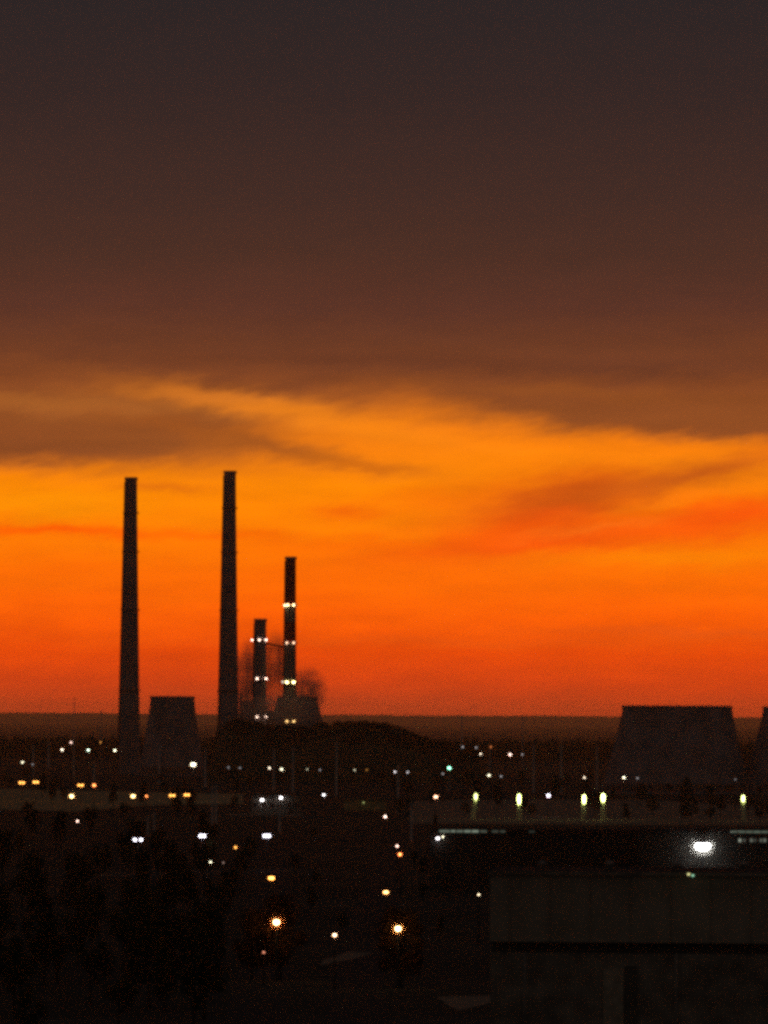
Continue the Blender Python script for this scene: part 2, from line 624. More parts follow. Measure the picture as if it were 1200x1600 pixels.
steam("brown steam puff curling beside the foot of the banded red stack", 480, 1080, 72, 86, 4750, .15, 2.6, (3, 1, 0))
steam("tall brown steam cloud between the tallest chimney and the shortest one", 392, 1066, 78, 150, 4560, .19, 2.2, (0, 5, 2))
steam("thin brown steam filling the gap between the two lit stacks", 431, 1040, 60, 120, 4560, .15, 2.0, (8, 2, 1))
steam("low steam bank veiling the feet of the two lit stacks", 436, 1108, 150, 66, 4390, .05, 2.4, (2, 7, 4))


# ------------------------------------------------------------------ street lamps, masts and pylons
W_ = (1, .93, .95); VI = (.93, .88, 1); WW = (1, .80, .58); AM = (1, .40, .075); OR = (1, .27, .07); PK = (1, .64, .52)
GR = (.32, 1, .62); YG = (.88, 1, .34); YW = (1, .92, .62); BG = (.8, 1, .72)
lampno = 0


def street_lamp(px, py, hl, col, s, d, label, name="street_lamp", heads=1, sep=0.0, group="street lamps and floodlights across the dark plain", wide=1.0, tall=.92):
    """d: diameter of the light source in photo pixels; heads two when the photo shows a double light"""
    p = at_height(px, py, hl)
    mpp = p.y / F
    s0 = s
    if s >= 100: d, s = d * 1.7, 15.0
    elif s >= 40: d, s = d * 1.4, 8.0
    elif s >= 12: d, s = d * (1.32 if col[2] < .3 else 1.2), 2.4 + s * .17
    else: s = s * .62
    rb = max(.12, d * mpp / 2)
    cat = {"street_lamp": "street lamp", "floodlight_mast": "floodlight mast"}[name]
    root = empty(name, (p.x, p.y + .9, 0), label, cat, group)
    LAMPS_PX.append((px, py, p.y, 7 + d))
    pole = MB()
    pr = .11 + .006 * hl
    pole.lathe([(pr * 1.8, -.2), (pr * 1.8, .5), (pr, .6), (pr * .6, hl + .35)], 10)
    pole.build("pole", POLE, root)
    arm = MB()
    xs = [0.0] if heads == 1 else [-sep * mpp / 2, sep * mpp / 2]
    arm.tube((0, 0, hl + .2), (0, -.9, hl + rb * tall + .18), pr * .5, pr * .4, 6)
    if heads > 1:
        arm.tube((xs[0], -.9, hl + rb * tall + .18), (xs[1], -.9, hl + rb * tall + .18), pr * .45, pr * .45, 6)
    arm.build("arm", POLE, root)
    for x in xs:
        hd = MB()
        hd.lathe([(rb * .62 * wide, hl + rb * tall * .82), (rb * .72 * wide, hl + rb * tall * .95), (rb * .5 * wide, hl + rb * tall + .12), (.08, hl + rb * tall + .25)], 12, (x, -.9, 0))
        ho = hd.build("lamp_head", DARKSTEEL, root)
        e = MB()
        e.ball((0, 0, 0), rb, 0, 12, 8, tall)
        if wide != 1.0:
            e.v = [(v[0] * wide, v[1], v[2]) for v in e.v]
        bo = e.build("bulb", lamp_mat(col, s), ho)
        bo.location = (x, -.9, hl)
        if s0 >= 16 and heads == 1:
            glow_ball(ho, (x, -.9, hl), rb, tuple(min(1, c * .6 + .4 * (q == 0)) for q, c in enumerate(col)), 3.0 if s0 >= 100 else 2.4, .9 if s0 >= 100 else .6)
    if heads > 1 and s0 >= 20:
        glow_ball(ho, (0, -.9, hl), rb, tuple(min(1, c * .7 + .2) for c in col), 2.2, .5, 1.0 + sep * mpp / 2 / rb / 2.2)
    return root


L = street_lamp
FM = "floodlight_mast"
# beyond and around the plant, tall masts
L(97, 1171.5, 22, WW, 26, 2.4, "white lamp on a mast, lowest of the group below the far ridge", FM)
L(111, 1160, 26, PK, 12, 2.2, "small pinkish lamp on a mast, topmost of the group beyond the street", FM)
L(138, 1172, 22, BG, 26, 2.4, "bluish white lamp on a mast in the middle of its row of three", FM)
L(157, 1160, 26, AM, 3.5, 2.0, "faint amber lamp on a mast near the foot of the lone chimney", FM)
L(179.5, 1172.5, 22, YW, 26, 2.4, "yellowish white lamp on a mast just before the lone tall chimney", FM)
L(35, 1191, 16, YW, 15, 2.2, "pale lone lamp above a pair of twin amber street lamps", FM)
L(51, 1194.5, 16, W_, 1.2, 2.0, "very faint lamp beside the pale lone lamp", FM)
L(302, 1194.5, 18, YW, 42, 3.6, "bright yellowish white floodlight before the small cooling tower", FM, wide=1.4)
L(421, 1200, 14, WW, 18, 2.2, "small warm lamp, pinker of two close together under the scrubby mound", FM)
L(440, 1202, 14, YW, 26, 2.4, "small white lamp, brighter of two close together under the scrubby mound", FM)
L(480, 1202, 14, YW, 2.5, 2.0, "faint yellow lamp under the mound, nearest to the bright white pair", FM)
L(500, 1203, 14, W_, 1.4, 2.0, "barely visible lamp under the mound beside the faint yellow one", FM)
L(554, 1203, 14, YW, 3.5, 2.0, "dim yellowish lamp at the foot of the mound near the thin mast", FM)
L(573, 1203, 14, AM, 1.8, 2.0, "faint brownish lamp at the foot of the mound", FM)
L(617, 1206, 14, W_, 6, 2.2, "dim white lamp beside a thin mast at the mound's low end", FM)
L(637, 1206.5, 14, W_, 3.5, 2.2, "dimmer white lamp at the mound's low end, past the thin mast", FM)
L(357, 1199, 14, W_, .9, 2.4, "barely lit lamp under the tallest chimney", FM)
L(375, 1200, 14, W_, .9, 2.4, "barely lit lamp under the shortest chimney", FM)
L(702, 1200, 16, GR, 30, 3.0, "green signal-like lamp on a mast, the only green light", FM, wide=1.3)
L(692, 1209, 14, W_, 1.4, 2.2, "very faint lamp just under the green light", FM)
L(751, 1178, 22, WW, 9, 2.2, "small warm lamp above the green streaked pylons", FM)
L(797, 1179, 22, PK, 26, 2.8, "bright pinkish lamp high above the green streaked pylons", FM)
L(816, 1179, 22, W_, 1.6, 2.0, "faint lamp beside the bright pinkish lamp", FM)
L(723, 1167, 26, W_, 1.8, 2.2, "faint white lamp of the highest row, nearest the mound", FM)
L(744, 1168, 26, W_, 1.4, 2.2, "faint white lamp in the middle of the highest row", FM)
L(767, 1167, 26, OR, 1.8, 2.8, "faint reddish lamp at the end of the highest row", FM)
L(764, 1211.5, 14, YW, 9, 2.4, "dim yellowish lamp under a thin reddish mast", FM, wide=1.5)
L(783, 1213, 14, W_, 1.6, 2.2, "faint lamp beside the dim yellowish one", FM)
L(913, 1215, 14, WW, 9, 2.2, "small warm lamp over the two close green streaked pylons", FM)
L(975, 1215, 14, YW, 26, 2.6, "white lamp in front of the wide cooling tower", FM)
L(996, 1216, 14, W_, 1.6, 2.0, "faint lamp in front of the wide cooling tower", FM)
L(1149, 1218, 14, W_, .8, 2.0, "barely visible lamp at the foot of the wide cooling tower", FM)
# the amber street
L(34, 1223, 9, AM, 22, 2.6, "twin amber street lamp under the pale lone lamp, farther from the chimney", heads=2, sep=5)
L(56, 1222, 9, AM, 22, 2.6, "twin amber street lamp above the pale bank, nearer to the large yellow lamp", heads=2, sep=5)
L(126, 1227, 9, AM, 22, 2.6, "twin amber street lamp just above the large warm yellow lamp", heads=2, sep=5)
L(147, 1227, 9, OR, 22, 3.0, "orange street lamp beside the twin amber one above the large yellow lamp", wide=1.3)
L(112, 1244, 9, (1, .66, .26), 60, 4.0, "large warm yellow street lamp over the lit ground")
L(208, 1244, 9, (1, .62, .22), 50, 3.6, "large amber street lamp leading the row of four near the lone chimney", wide=1.2)
L(229, 1244, 9, OR, 16, 2.4, "small orange street lamp beside the large amber one")
L(269, 1243, 9, AM, 24, 2.6, "twin orange street lamp under the small cooling tower, before the end of its row", heads=2, sep=5)
L(292, 1242, 9, AM, 24, 2.6, "twin orange street lamp closing the row under the bright floodlight", heads=2, sep=5)
L(121, 1283, 9, PK, 22, 2.4, "small pinkish street lamp alone above the dark trees")
L(215.5, 1312, 9, VI, 44, 3.0, "twin violet white street lamp over the green lit tree", heads=2, sep=9.5)
L(316, 1306, 9, VI, 44, 3.4, "twin violet white street lamp in the middle of a row of three", heads=2, sep=5)
L(417, 1306, 9, VI, 44, 3.4, "twin violet white street lamp below the low pale building", heads=2, sep=6)
L(368, 1324, 8, AM, 24, 2.2, "small amber lamp below two violet white street lamps")
L(329, 1347, 8, YW, 18, 2.2, "small pale yellow lamp deep among the dark trees")
L(349, 1348, 8, PK, 1.4, 2.0, "faint pinkish lamp deep among the dark trees")
L(506, 1242, 9, W_, 26, 2.6, "white street lamp alone between the pale building and the olive wall")
L(602, 1276, 9, PK, 30, 2.8, "pinkish white street lamp alone below the olive wall")
L(681, 1245, 9, (1, .5, .3), 30, 3.2, "orange lamp tilted sideways, alone before the green streaked pylons", wide=1.4)
L(857, 1243, 9, VI, 36, 3.4, "violet white street lamp between green streaked pylons")
L(620.5, 1322, 9, PK, 22, 2.6, "small pinkish street lamp directly above an orange one")
L(625, 1335, 9, OR, 44, 3.2, "orange street lamp directly below a small pinkish one")
# nearer street
L(424, 1372, 9, AM, 40, 3.6, "amber street lamp halfway up the near street", heads=2, sep=4)
L(603, 1394, 9, (1, .46, .14), 34, 3.4, "orange street lamp above the bright amber one by the dark shed", heads=2, sep=3)
L(432, 1441, 9, (1, .52, .2), 120, 5.4, "brightest amber street lamp with a wide orange glow on the near street")
L(523, 1461, 8, (1, .64, .36), 60, 3.6, "warm white street lamp between two brighter amber ones")
L(622, 1451, 9, (1, .62, .24), 100, 4.8, "bright amber street lamp near the worn concrete yard")
L(412, 1488, 5, (1, .34, .2), 3.0, 3.2, "dim reddish lamp low under the brightest amber street lamp")
L(748, 1398, 9, (1, .8, .5), 9, 2.6, "dim teal and amber lamp at the corner of the big shed")


# slim masts without lit heads
def mast(px, pt, pb, label, Y=None, wpx=1.6, lattice=False):
    Y = Y or HC * F / (pb - 1125)
    top = P(px, pt, Y)
    root = empty("mast", (top.x, Y, 0), label, "mast", "thin unlit masts between the lamps")
    r = wpx * Y / F / 2
    m = MB()
    m.lathe([(r * 1.5, -.2), (r * 1.4, 1.0), (r, 1.1), (r * .7, top.z)], 8)
    m.build("pole", ALU, root)
    c = MB()
    c.box((0, 0, top.z + .12), (r * 5, r * 2, .24))
    c.lathe([(r * .25, top.z + .24), (r * .12, top.z + 2.2)], 6)
    for k in (-1, 1):
        c.box((k * r * 2, -r * .8, top.z - .3), (r * .9, r * .9, .5))
    c.build("crosshead", ALU, root)


for a in [
    (116, 1092, 0, "tallest thin mast, rising above the far ridge behind the group of masts with lamps", 4000, 1.5),
    (158, 1110, 0, "thin mast rising past the far ridge next to the lone chimney", 4000, 1.5),
    (52, 1166, 1216, "thin mast above the twin amber street lamps"),
    (76, 1160, 1204, "thin mast between the pale lone lamp and the group of lamps on masts"),
    (147, 1194, 1223, "short mast just behind the orange street lamp"),
    (249, 1166, 1226, "thin mast in front of the small cooling tower"),
    (306, 1163, 1192, "thin mast behind the bright yellowish floodlight"),
    (353, 1121, 0, "thin mast against the foot of the tallest chimney, first of two", 4020, 1.3),
    (321, 1172, 1232, "thin mast at the low end of the mound under the tallest chimney"),
    (332, 1232, 1292, "thin mast above the middle violet white street lamp, first of two"),
    (338, 1229, 1290, "thin mast above the middle violet white street lamp, second of two"),
    (428, 1172, 1236, "thin mast between two small lamps, over the low pale building"),
    (458, 1169, 1239, "thin mast over the end of the low pale building"),
    (526, 1162, 1244, "thin brownish mast alone between the pale building and the olive wall"),
    (622, 1198, 1272, "thin mast between the two dim lamps at the mound's end"),
    (643, 1256, 1314, "thin mast over the small pinkish and orange street lamps"),
    (702, 1212, 1236, "short mast right under the green light"),
    (722, 1120, 0, "thin mast standing up past the far ridge at the mound's low end", 3900, 2.0),
    (766, 1171, 1212, "thin reddish mast just over a dim yellowish lamp"),
    (817, 1121, 0, "thin mast rising past the far ridge above the pinkish lamp", 3900, 1.4),
    (834, 1165, 1238, "thin mast between two green streaked pylons and the pinkish lamp"),
    (877, 1166, 1238, "thin mast beside the violet white street lamp"),
    (933, 1167, 1234, "thin mast above the two close green streaked pylons"),
    (961, 1192, 1224, "short mast beside the edge of the wide cooling tower"),
    (1180, 1167, 1234, "thin mast between the two wide cooling towers"),
    (231, 1278, 1308, "thin mast above the violet white lamp, shorter of two"),
    (241, 1272, 1310, "thin mast above the violet white lamp, taller of two"),
    (437, 1266, 1302, "thin mast between the pale building and a violet white street lamp"),
]:
    px, pt, pb, lab = a[:4]
    mast(px, pt, pb, lab, a[4] if len(a) > 4 else None, a[5] if len(a) > 5 else 2.6)


# concrete pylons that carry a lamp, whose light runs down their face
def pylon(px, py, pb, lean, wpx, s, lit, label, d=3.2, tall=1.0):
    hl = 10.0
    s *= .40; d *= .88; tall *= 1.75
    p = at_height(px, py, hl)
    Y = p.y; mpp = Y / F
    root = empty("lamp_pylon", (p.x, Y + 1.2, 0), label, "lamp pylon", "concrete pylons with a lamp shining down them")
    w = wpx * mpp
    m = MB()
    i = len(m.v)
    lb = lean * mpp
    zt = hl + .2
    for (z, k) in ((-.2, lb), (zt * .5, lb * .35), (zt, 0)):
        for sx, sy in ((-.5, -.3), (.5, -.3), (.5, .3), (-.5, .3)):
            ww = w * (1.15 if z < 1 else .9)
            m.v.append((k + sx * ww, sy * 1.2, z))
    for j in range(2):
        for k in range(4):
            k2 = (k + 1) % 4
            m.face([i + j * 4 + k, i + j * 4 + k2, i + j * 4 + 4 + k2, i + j * 4 + 4 + k])
    m.face([i + 8, i + 9, i + 10, i + 11])
    m.build("shaft", lit, root)
    b = MB()
    rb = d * mpp / 2
    b.tube((0, .2, zt - .1), (0, -1.2, hl + rb * 1.3), .12, .1, 6)
    b.build("bracket", DARKSTEEL, root)
    hd = MB()
    hd.lathe([(rb * 1.1, hl + rb * .6), (rb * 1.2, hl + rb * .8), (.1, hl + rb * 1.5)], 12, (0, -1.2, 0))
    ho = hd.build("lamp_head", DARKSTEEL, root)
    e = MB(); e.ball((0, 0, 0), rb, 0, 12, 12, tall)
    bo = e.build("bulb", lamp_mat(YG, s), ho)
    bo.location = (lb * .12, -1.2, hl - rb * (tall - 1) * .9)
    glow_ball(ho, (lb * .12, -1.2, hl - rb * (tall - 1) * .9), rb, (.9, 1, .6), 1.8, .4, 1.0, tall * .8 + .2)
    LAMPS_PX.append((px, py + 15, Y, 10))
    return root


PALE = mat("limewashed_concrete", (0.78, 0.76, 0.52), var=0.1, scale=1.2)
pylon(744, 1241, 1290, -5, 7, 16, PALE, "green streaked pylon nearest the tilted orange lamp, its faint light trailing down", 3.2, 2.2)
pylon(811, 1242, 1262, 1, 7, 30, PALE, "short thick green streaked pylon, between the thin trailing one and a violet white lamp", 3.4, 3.2)
pylon(913, 1243, 1277, -2, 7, 34, PALE, "green streaked pylon, first of the two close together before the wide cooling tower", 3.2, 3.0)
pylon(942.5, 1242, 1275, 0, 7, 48, PALE, "brightest green streaked pylon, second of the two close together", 4.0, 2.0)
pylon(1161, 1244, 1288, 2, 7, 26, PALE, "green streaked pylon alone under the gap between the wide cooling towers", 3.2, 2.2)

# ------------------------------------------------------------------ low buildings of the middle distance
def hall(label, px0, px1, pyt, Y, depth, wallm, name="industrial_hall", cat="building", parapet=None, group=None):
    a = P(px0, pyt, Y); b = P(px1, pyt, Y)
    w = b.x - a.x; hh = (a.z + b.z) / 2
    root = empty(name, ((a.x + b.x) / 2, Y, 0), label, cat, group)
    MB().box((0, depth / 2, hh / 2 - .2), (w, depth, hh + .4 - .6)).build("wall", wallm, root)
    MB().box((0, depth / 2, hh - .35), (w + .5, depth + .5, .3)).build("roof", ROOF, root)
    if parapet:
        m = MB()
        m.box((0, -.12, hh - .1), (w + .5, .2, .5))
        m.build("parapet", parapet, root)
    return root, w, hh


Yp = 2520.0
r_, w, hh = hall("low pale building with two white wall lamps, alone in the dark", 392, 470, 1243, Yp, 14, WALL, "low_building", parapet=WALL)
for k in range(6):
    f = MB().box((-w / 2 + w * (k + .6) / 6.2, -.06, hh * .5), (1.5, .16, 1.5)).build("window", GLASSD, r_)
MB().box((w * .3, -.07, 1.1), (1.4, .18, 2.4)).build("door", DARKSTEEL, r_)


def wall_lamp(px, py, Y, col, s, d, label, wide=1.0, group="lamps fixed on walls", name="wall_lamp"):
    p = P(px, py, Y)
    rb = d * Y / F / 2
    root = empty(name, p, label, "wall lamp", group)
    b = MB()
    b.box((0, rb + .45, rb * .6), (rb * .5, .9, rb * .4)).box((0, 0, rb * .95), (rb * 2.2 * wide, rb * 2, rb * .35))
    b.build("bracket", DARKSTEEL, root)
    e = MB(); e.ball((0, 0, 0), rb, 0, 14, 10, .8)
    e.v = [(v[0] * wide, v[1], v[2]) for v in e.v]
    e.build("bulb", lamp_mat(col, s), root)
    LAMPS_PX.append((px, py, Y, 8))
    return root


wall_lamp(409.5, 1250, Yp - 1.8, W_, 9, 3.4, "white lamp on the low pale building, wider of its two", 1.4)
wall_lamp(439, 1246.5, Yp - 1.8, W_, 10, 3.8, "white lamp on the low pale building, near the middle of its wall")
ps = MB()
a = P(360, 1268, 2500); b = P(475, 1268, 2500)
ps.box(((a.x + b.x) / 2, 2492, .06), (b.x - a.x, 36, .13))
tag(ps.build("pavement", YARD), kind="structure")

Yo = 2640.0
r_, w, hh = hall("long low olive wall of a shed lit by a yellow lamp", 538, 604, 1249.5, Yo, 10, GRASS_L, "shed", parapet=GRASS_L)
for k in range(4):
    MB().box((-w / 2 + w * (k + .5) / 4, -.05, hh * .45), (.25, .14, hh * .85)).build("pilaster", GRASS_L, r_)
wall_lamp(568, 1254, Yo - 2.2, YG, 1.2, 2.0, "dim yellow lamp on the long low olive wall")

# halls with an added glowing strip standing in for a lamplit roof edge
Yh = 1400.0
r_, w, hh = hall("long dark hall with an added glowing roof-edge strip, beside the orange and pinkish street lamps", 672, 1080, 1297, Yh, 40, WALL_D, parapet=DARKSTEEL)
px = 682.0
strip = [(686, 703, .13), (704, 712, .20), (713, 724, .15), (725, 736, .21), (737, 748, .23), (750, 761, .07), (768, 779, .04), (781, 790, .045), (826, 836, .022)]
for a0, a1, s in strip:
    a = P(a0, 1298.8, Yh); b = P(a1, 1298.8, Yh)
    f = MB().box(((a.x + b.x) / 2 - r_.location.x, -.24, hh - .4), (b.x - a.x - .12, .06, .38 + .1 * math.sin(a0))).build("window", lamp_mat((.75, .95, .72), s * 1.2), r_)  # emissive strip piece, no real glazing: stands for the lit roof edge
wall_lamp(684, 1310, Yh - 1.4, W_, 8, 3.4, "white lamp low under the end of the added glowing strip", 1.5)
wall_lamp(692, 1307.5, Yh - 1.4, YW, 5, 2.8, "yellowish white lamp just above another, under the added glowing strip")
r2, w2, hh2 = hall("dark hall with added glowing strip and glowing panes, beyond the big white floodlight", 1000, 1290, 1296.5, Yh - 25, 40, mat("sooty_sheet_wall", (.07, .068, .06), var=.3, scale=.3), parapet=DARKSTEEL)
rr_ = random.Random(5)
for k in range(12):
    a0 = 1141 + k * 12; a1 = a0 + 11.4
    a = P(a0, 1299, Yh - 25); b = P(a1, 1299, Yh - 25)
    MB().box(((a.x + b.x) / 2 - r2.location.x, -.24, hh2 - .45), (b.x - a.x - .1, .06, .42)).build("window", lamp_mat((.72, .95, .7), .11 * rr_.uniform(.35, 1.3)), r2)  # same added emissive strip along this hall's roof edge
for k, (a0, s) in enumerate([(1156, .30), (1163, .05), (1174, .13), (1180, .04), (1189, .10), (1195, .16), (1206, .1), (1220, .1), (1236, .1)]):
    a = P(a0 - 2, 1313, Yh - 25); b = P(a0 + 2, 1313, Yh - 25)
    MB().box(((a.x + b.x) / 2 - r2.location.x, -.05, a.z), (b.x - a.x, .14, .75)).build("pane", lamp_mat((.85, .95, .75), s), r2)

# big white floodlight in front of the hall
Yf = 1372.0
p = P(1098, 1322, Yf)
t = empty("floodlight", (p.x, Yf, 0), "big dazzling white floodlight on a mast, brightest light of all", "floodlight mast")
m = MB(); m.lathe([(.35, -.2), (.3, 1), (.22, 1.1), (.14, p.z + 1.2)], 10, (0, 1.6, 0)); m.build("pole", POLE, t)
hd = MB()
hd.lathe([(1.2, .62), (1.35, .75), (1.0, 1.1), (.2, 1.3)], 20, (0, .25, p.z))
hd.v = [(v[0] * 1.15, v[1], v[2]) for v in hd.v]
hd.tube((0, 1.6, p.z + .9), (0, .3, p.z + 1.1), .14, .12, 6)
ho = hd.build("lamp_head", DARKSTEEL, t)
e = MB(); e.ball((0, .1, p.z), 1.1, 0, 24, 16, .95)
e.v = [(v[0] * 1.62, v[1], v[2]) for v in e.v]
e.build("bulb", lamp_mat((1, .98, .95), 9), ho)
glow_ball(ho, (0, .1, p.z), 1.0, (1, .97, .84), 2.6, 1.0, 1.25)
LAMPS_PX.append((1100, 1322, Yf, 26))

# near big shed, lower right
Yn = 720.0
a = P(766, 1372, Yn); b = P(1330, 1372, Yn)
zt = P(766, 1366, Yn).z
z_mid = P(900, 1472, Yn).z
z_low = P(900, 1489, Yn).z
w = b.x - a.x
t = empty("big_shed", (a.x, Yn, 0), "big near shed with a pale upper wall, dark recess and ribbed lower wall", "industrial building", rz=R(-3.2))
MB().box((w / 2, 15, (zt + z_mid) / 2), (w, 30, zt - z_mid)).build("upper_wall", CLAD, t)
MB().box((w / 2, 16.2, (z_mid + z_low) / 2), (w - .3, 28.6, z_mid - z_low)).build("recess", mat("shaded_recess_wall", (.16, .15, .125), var=.3), t)  # shadow line of the recess put into its darker wall colour
m = MB()
m.box((w / 2, 15.2, z_low / 2 - .3), (w - .15, 29.6, z_low + .6 - .004))
for k in range(44):
    m.box((.5 + k * w / 44, .33, z_low / 2 - .3), (.28, .14, z_low + .55))
m.build("lower_wall", CLAD_L, t)
rf = MB()
rf.box((w / 2, 15, zt + .12), (w + .5, 30.6, .24))
ro = rf.build("roof", ROOF, t)
MB().box((w / 2, -.32, zt + .18), (w + .6, .12, .42)).build("roof_edge", CLAD_L, ro)
for k in range(5):
    MB().lathe([(.5, zt + .2), (.5, zt + 1.0), (.75, zt + 1.1), (.1, zt + 1.5)], 12, (6 + k * 8.2, 9 + 3 * (k % 2), 0)).build("roof_vent", STEEL, ro)
for k in range(9):
    MB().box((w * (k + .5) / 9, -.03, (zt + z_mid) / 2), (.14, .12, zt - z_mid - .1)).build("cladding_joint", CLAD_L, t)
xd = P(958, 1530, Yn).x - a.x
dzz = P(958, 1512, Yn).z
o = MB().box((xd, .2, dzz / 2), (2.5, .22, dzz)).build("sliding_door", DOORP, t)
MB().box((xd + 2.1, .22, dzz / 2 + .1), (1.5, .2, dzz + .2)).build("doorway", mat("shaded_recess_wall", (.16, .15, .125), var=.3), t)
MB().tube((xd - 1.05, .02, 1.2), (xd - 1.05, .02, 1.7), .03, .03, 6).build("handle", STEEL, o)
for x0 in (4.2, 22.5):
    MB().tube((x0, .25, 0), (x0, .25, z_low), .09, .09, 8).build("downpipe", STEEL, t)

wall_lamp(1076, 1366, 716.0, (.85, .80, .34), 1.3, 4.4, "dim amber and green lamp on the big shed's roof edge, amber half")
wall_lamp(1082.5, 1368, 716.0, (.40, .85, .55), 1.0, 4.2, "dim amber and green lamp on the big shed's roof edge, green half")
# roads and yard
rd = MB()
pts = [(560, 1640), (556, 1560), (560, 1500), (580, 1440), (612, 1345), (640, 1296), (668, 1262)]
prev = None
for (px, py) in pts:
    q = at_height(px, py, 0.02)
    i = len(rd.v)
    rd.v += [(q.x - 4.2, q.y, .02), (q.x + 4.2, q.y, .02)]
    if prev is not None:
        rd.face([prev, prev + 1, i + 1, i])
    prev = i
tag(rd.build("road", ASPH), kind="structure")
rd = MB(); prev = None
for (px, py) in [(395, 1640), (405, 1560), (415, 1500), (428, 1420), (424, 1360), (420, 1310), (419, 1285)]:
    q = at_height(px, py, 0.02)
    i = len(rd.v)
    rd.v += [(q.x - 4.2, q.y, .024), (q.x + 4.2, q.y, .024)]
    if prev is not None:
        rd.face([prev, prev + 1, i + 1, i])
    prev = i
tag(rd.build("side_road", ASPH), kind="structure")
yd_ = MB()
yp = [at_height(x, y, .03) for (x, y) in ((718, 1579), (770, 1566), (772, 1555), (682, 1557), (700, 1571))]
yd_.v = [(q.x, q.y, .03) for q in yp]
yd_.face([0, 1, 2, 3, 4])
tag(yd_.build("yard", YARD), kind="structure")
yd_ = MB()
yp = [at_height(x, y, .03) for (x, y) in ((500, 1509), (555, 1497), (585, 1488), (545, 1487), (505, 1500))]
yd_.v = [(q.x, q.y, .034) for q in yp]
yd_.face([0, 1, 2, 3, 4])
tag(yd_.build("path", YARD), kind="structure")
# verge below the large yellow lamp, its lamplight put into the pale colour
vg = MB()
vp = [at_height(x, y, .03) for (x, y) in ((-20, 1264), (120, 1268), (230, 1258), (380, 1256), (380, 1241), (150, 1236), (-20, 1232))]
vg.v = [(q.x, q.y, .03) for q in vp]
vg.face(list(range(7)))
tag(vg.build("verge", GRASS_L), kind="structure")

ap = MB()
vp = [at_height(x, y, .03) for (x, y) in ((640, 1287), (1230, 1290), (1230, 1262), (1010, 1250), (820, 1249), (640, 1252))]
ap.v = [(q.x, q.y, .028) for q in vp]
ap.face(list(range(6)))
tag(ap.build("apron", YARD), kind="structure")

# ------------------------------------------------------------------ trees
PROTO = []
for k in range(5):
    rnd = random.Random(100 + k)
    tr = MB()
    tr.lathe([(.028, -.02), (.02, .12), (.014, .45), (.004, .85)], 7)
    for q in range(6):
        a = rnd.uniform(0, 2 * PI); z = rnd.uniform(.25, .6)
        tr.tube((0, 0, z), (math.cos(a) * .2, math.sin(a) * .2, z + rnd.uniform(.1, .25)), .01, .003, 5)
    to = tr.build("trunk", BARK)
    cw = MB()
    wd = [.34, .28, .38, .22, .31][k]
    leaf_cloud(cw, (0, 0, .6), (wd, wd, .40), 1100, .030, rnd, 16 + k)
    co = cw.build("crown", LEAF if k % 2 else LEAF2)
    PROTO.append((to.data, co.data))
    bpy.data.objects.remove(to); bpy.data.objects.remove(co)


dn = MB()
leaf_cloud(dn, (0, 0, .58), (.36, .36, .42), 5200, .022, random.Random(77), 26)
do = dn.build("crown", GLOW_LEAF)
DENSE = do.data
bpy.data.objects.remove(do)


def blocked(x, y, hgt):
    wx = hgt * .4 * F / y
    px, py0 = to_px((x, y, 0))
    _, py1 = to_px((x, y, hgt))
    for (lx, ly, lY, hw) in LAMPS_PX:
        if lY > y and abs(lx - px) < wx + hw and py1 - 6 < ly < py0 + 6:
            return True
    return False


rt = random.Random(21)


def tree(x, y, hgt, label, group, check=True, k=None, name="tree"):
    if check and blocked(x, y, hgt):
        return None
    tm, cm = PROTO[rt.randrange(5) if k is None else k % 10]
    if k is not None and k >= 10:
        cm = DENSE
    root = empty(name, (x, y, 0), label, "tree", group, rt.uniform(0, 6.28))
    root.scale = (hgt, hgt, hgt * rt.uniform(.9, 1.1))
    for nm, me in (("trunk", tm), ("crown", cm)):
        o = bpy.data.objects.new(nm, me)
        C.objects.link(o)
        o.parent = root
    return root


# individual lit trees; the dense-crowned ones are added to form lamp halos
q = at_height(194, 1312, 8); tree(q.x, q.y + 3, 10, "tree lit green on one side by the violet white street lamp", None, False, 1)
q = at_height(243, 1316, 7); tree(q.x, q.y + 3, 9, "small tree faintly lit green on the far side of the violet white lamp", None, False, 3)
q = at_height(432, 1441, 9); tree(q.x + .6, q.y + 4.3, 11.5, "added tree catching the orange glow right behind the brightest amber street lamp", None, False, 10)
q = at_height(432, 1441, 9); tree(q.x - 3.8, q.y + 4.6, 10, "added tree catching orange glow beside the brightest amber street lamp", None, False, 12)
q = at_height(622, 1451, 9); tree(q.x + .5, q.y + 4.2, 11.8, "added tree catching amber glow behind the street lamp near the worn yard", None, False, 14)
q = at_height(269, 1243, 9); tree(q.x + 1.0, q.y + 5.0, 10, "small tree lit by the twin orange lamp under the small cooling tower", None, False, 1)

n = 0
lab = "dark unlit tree among the black trees filling the low ground"
for k in range(420):
    py = rt.uniform(1335, 1640) if k % 3 else rt.uniform(1290, 1420)
    px = rt.uniform(-40, 405) if k % 4 else rt.uniform(440, 735)
    if 395 < px < 445: continue
    q = at_height(px, py, 0)
    hgt = rt.uniform(6, 12) if px < 405 else rt.uniform(3, 6)
    if px > 440 and (abs(px - 590) < 45 or py > 1480): continue
    if tree(q.x, q.y, hgt, lab if px < 405 else "low dark tree on the unlit ground between the street lamps and big shed",
            "dark trees on the low ground" if px < 405 else "low dark trees near the big shed"):
        n += 1
    if n > 95: break
n2 = 0
for k in range(400):
    py = rt.uniform(1222, 1290); px = rt.uniform(-30, 1230)
    if 385 < px < 610 and py > 1236: continue
    q = at_height(px, py, 0)
    if tree(q.x, q.y, rt.uniform(6, 11), "far dark tree scattered on the plain among the street lamps", "far dark trees on the plain"):
        n2 += 1
    if n2 > 85: break
print("trees", n, n2)

SIGMA = 3.6e-5
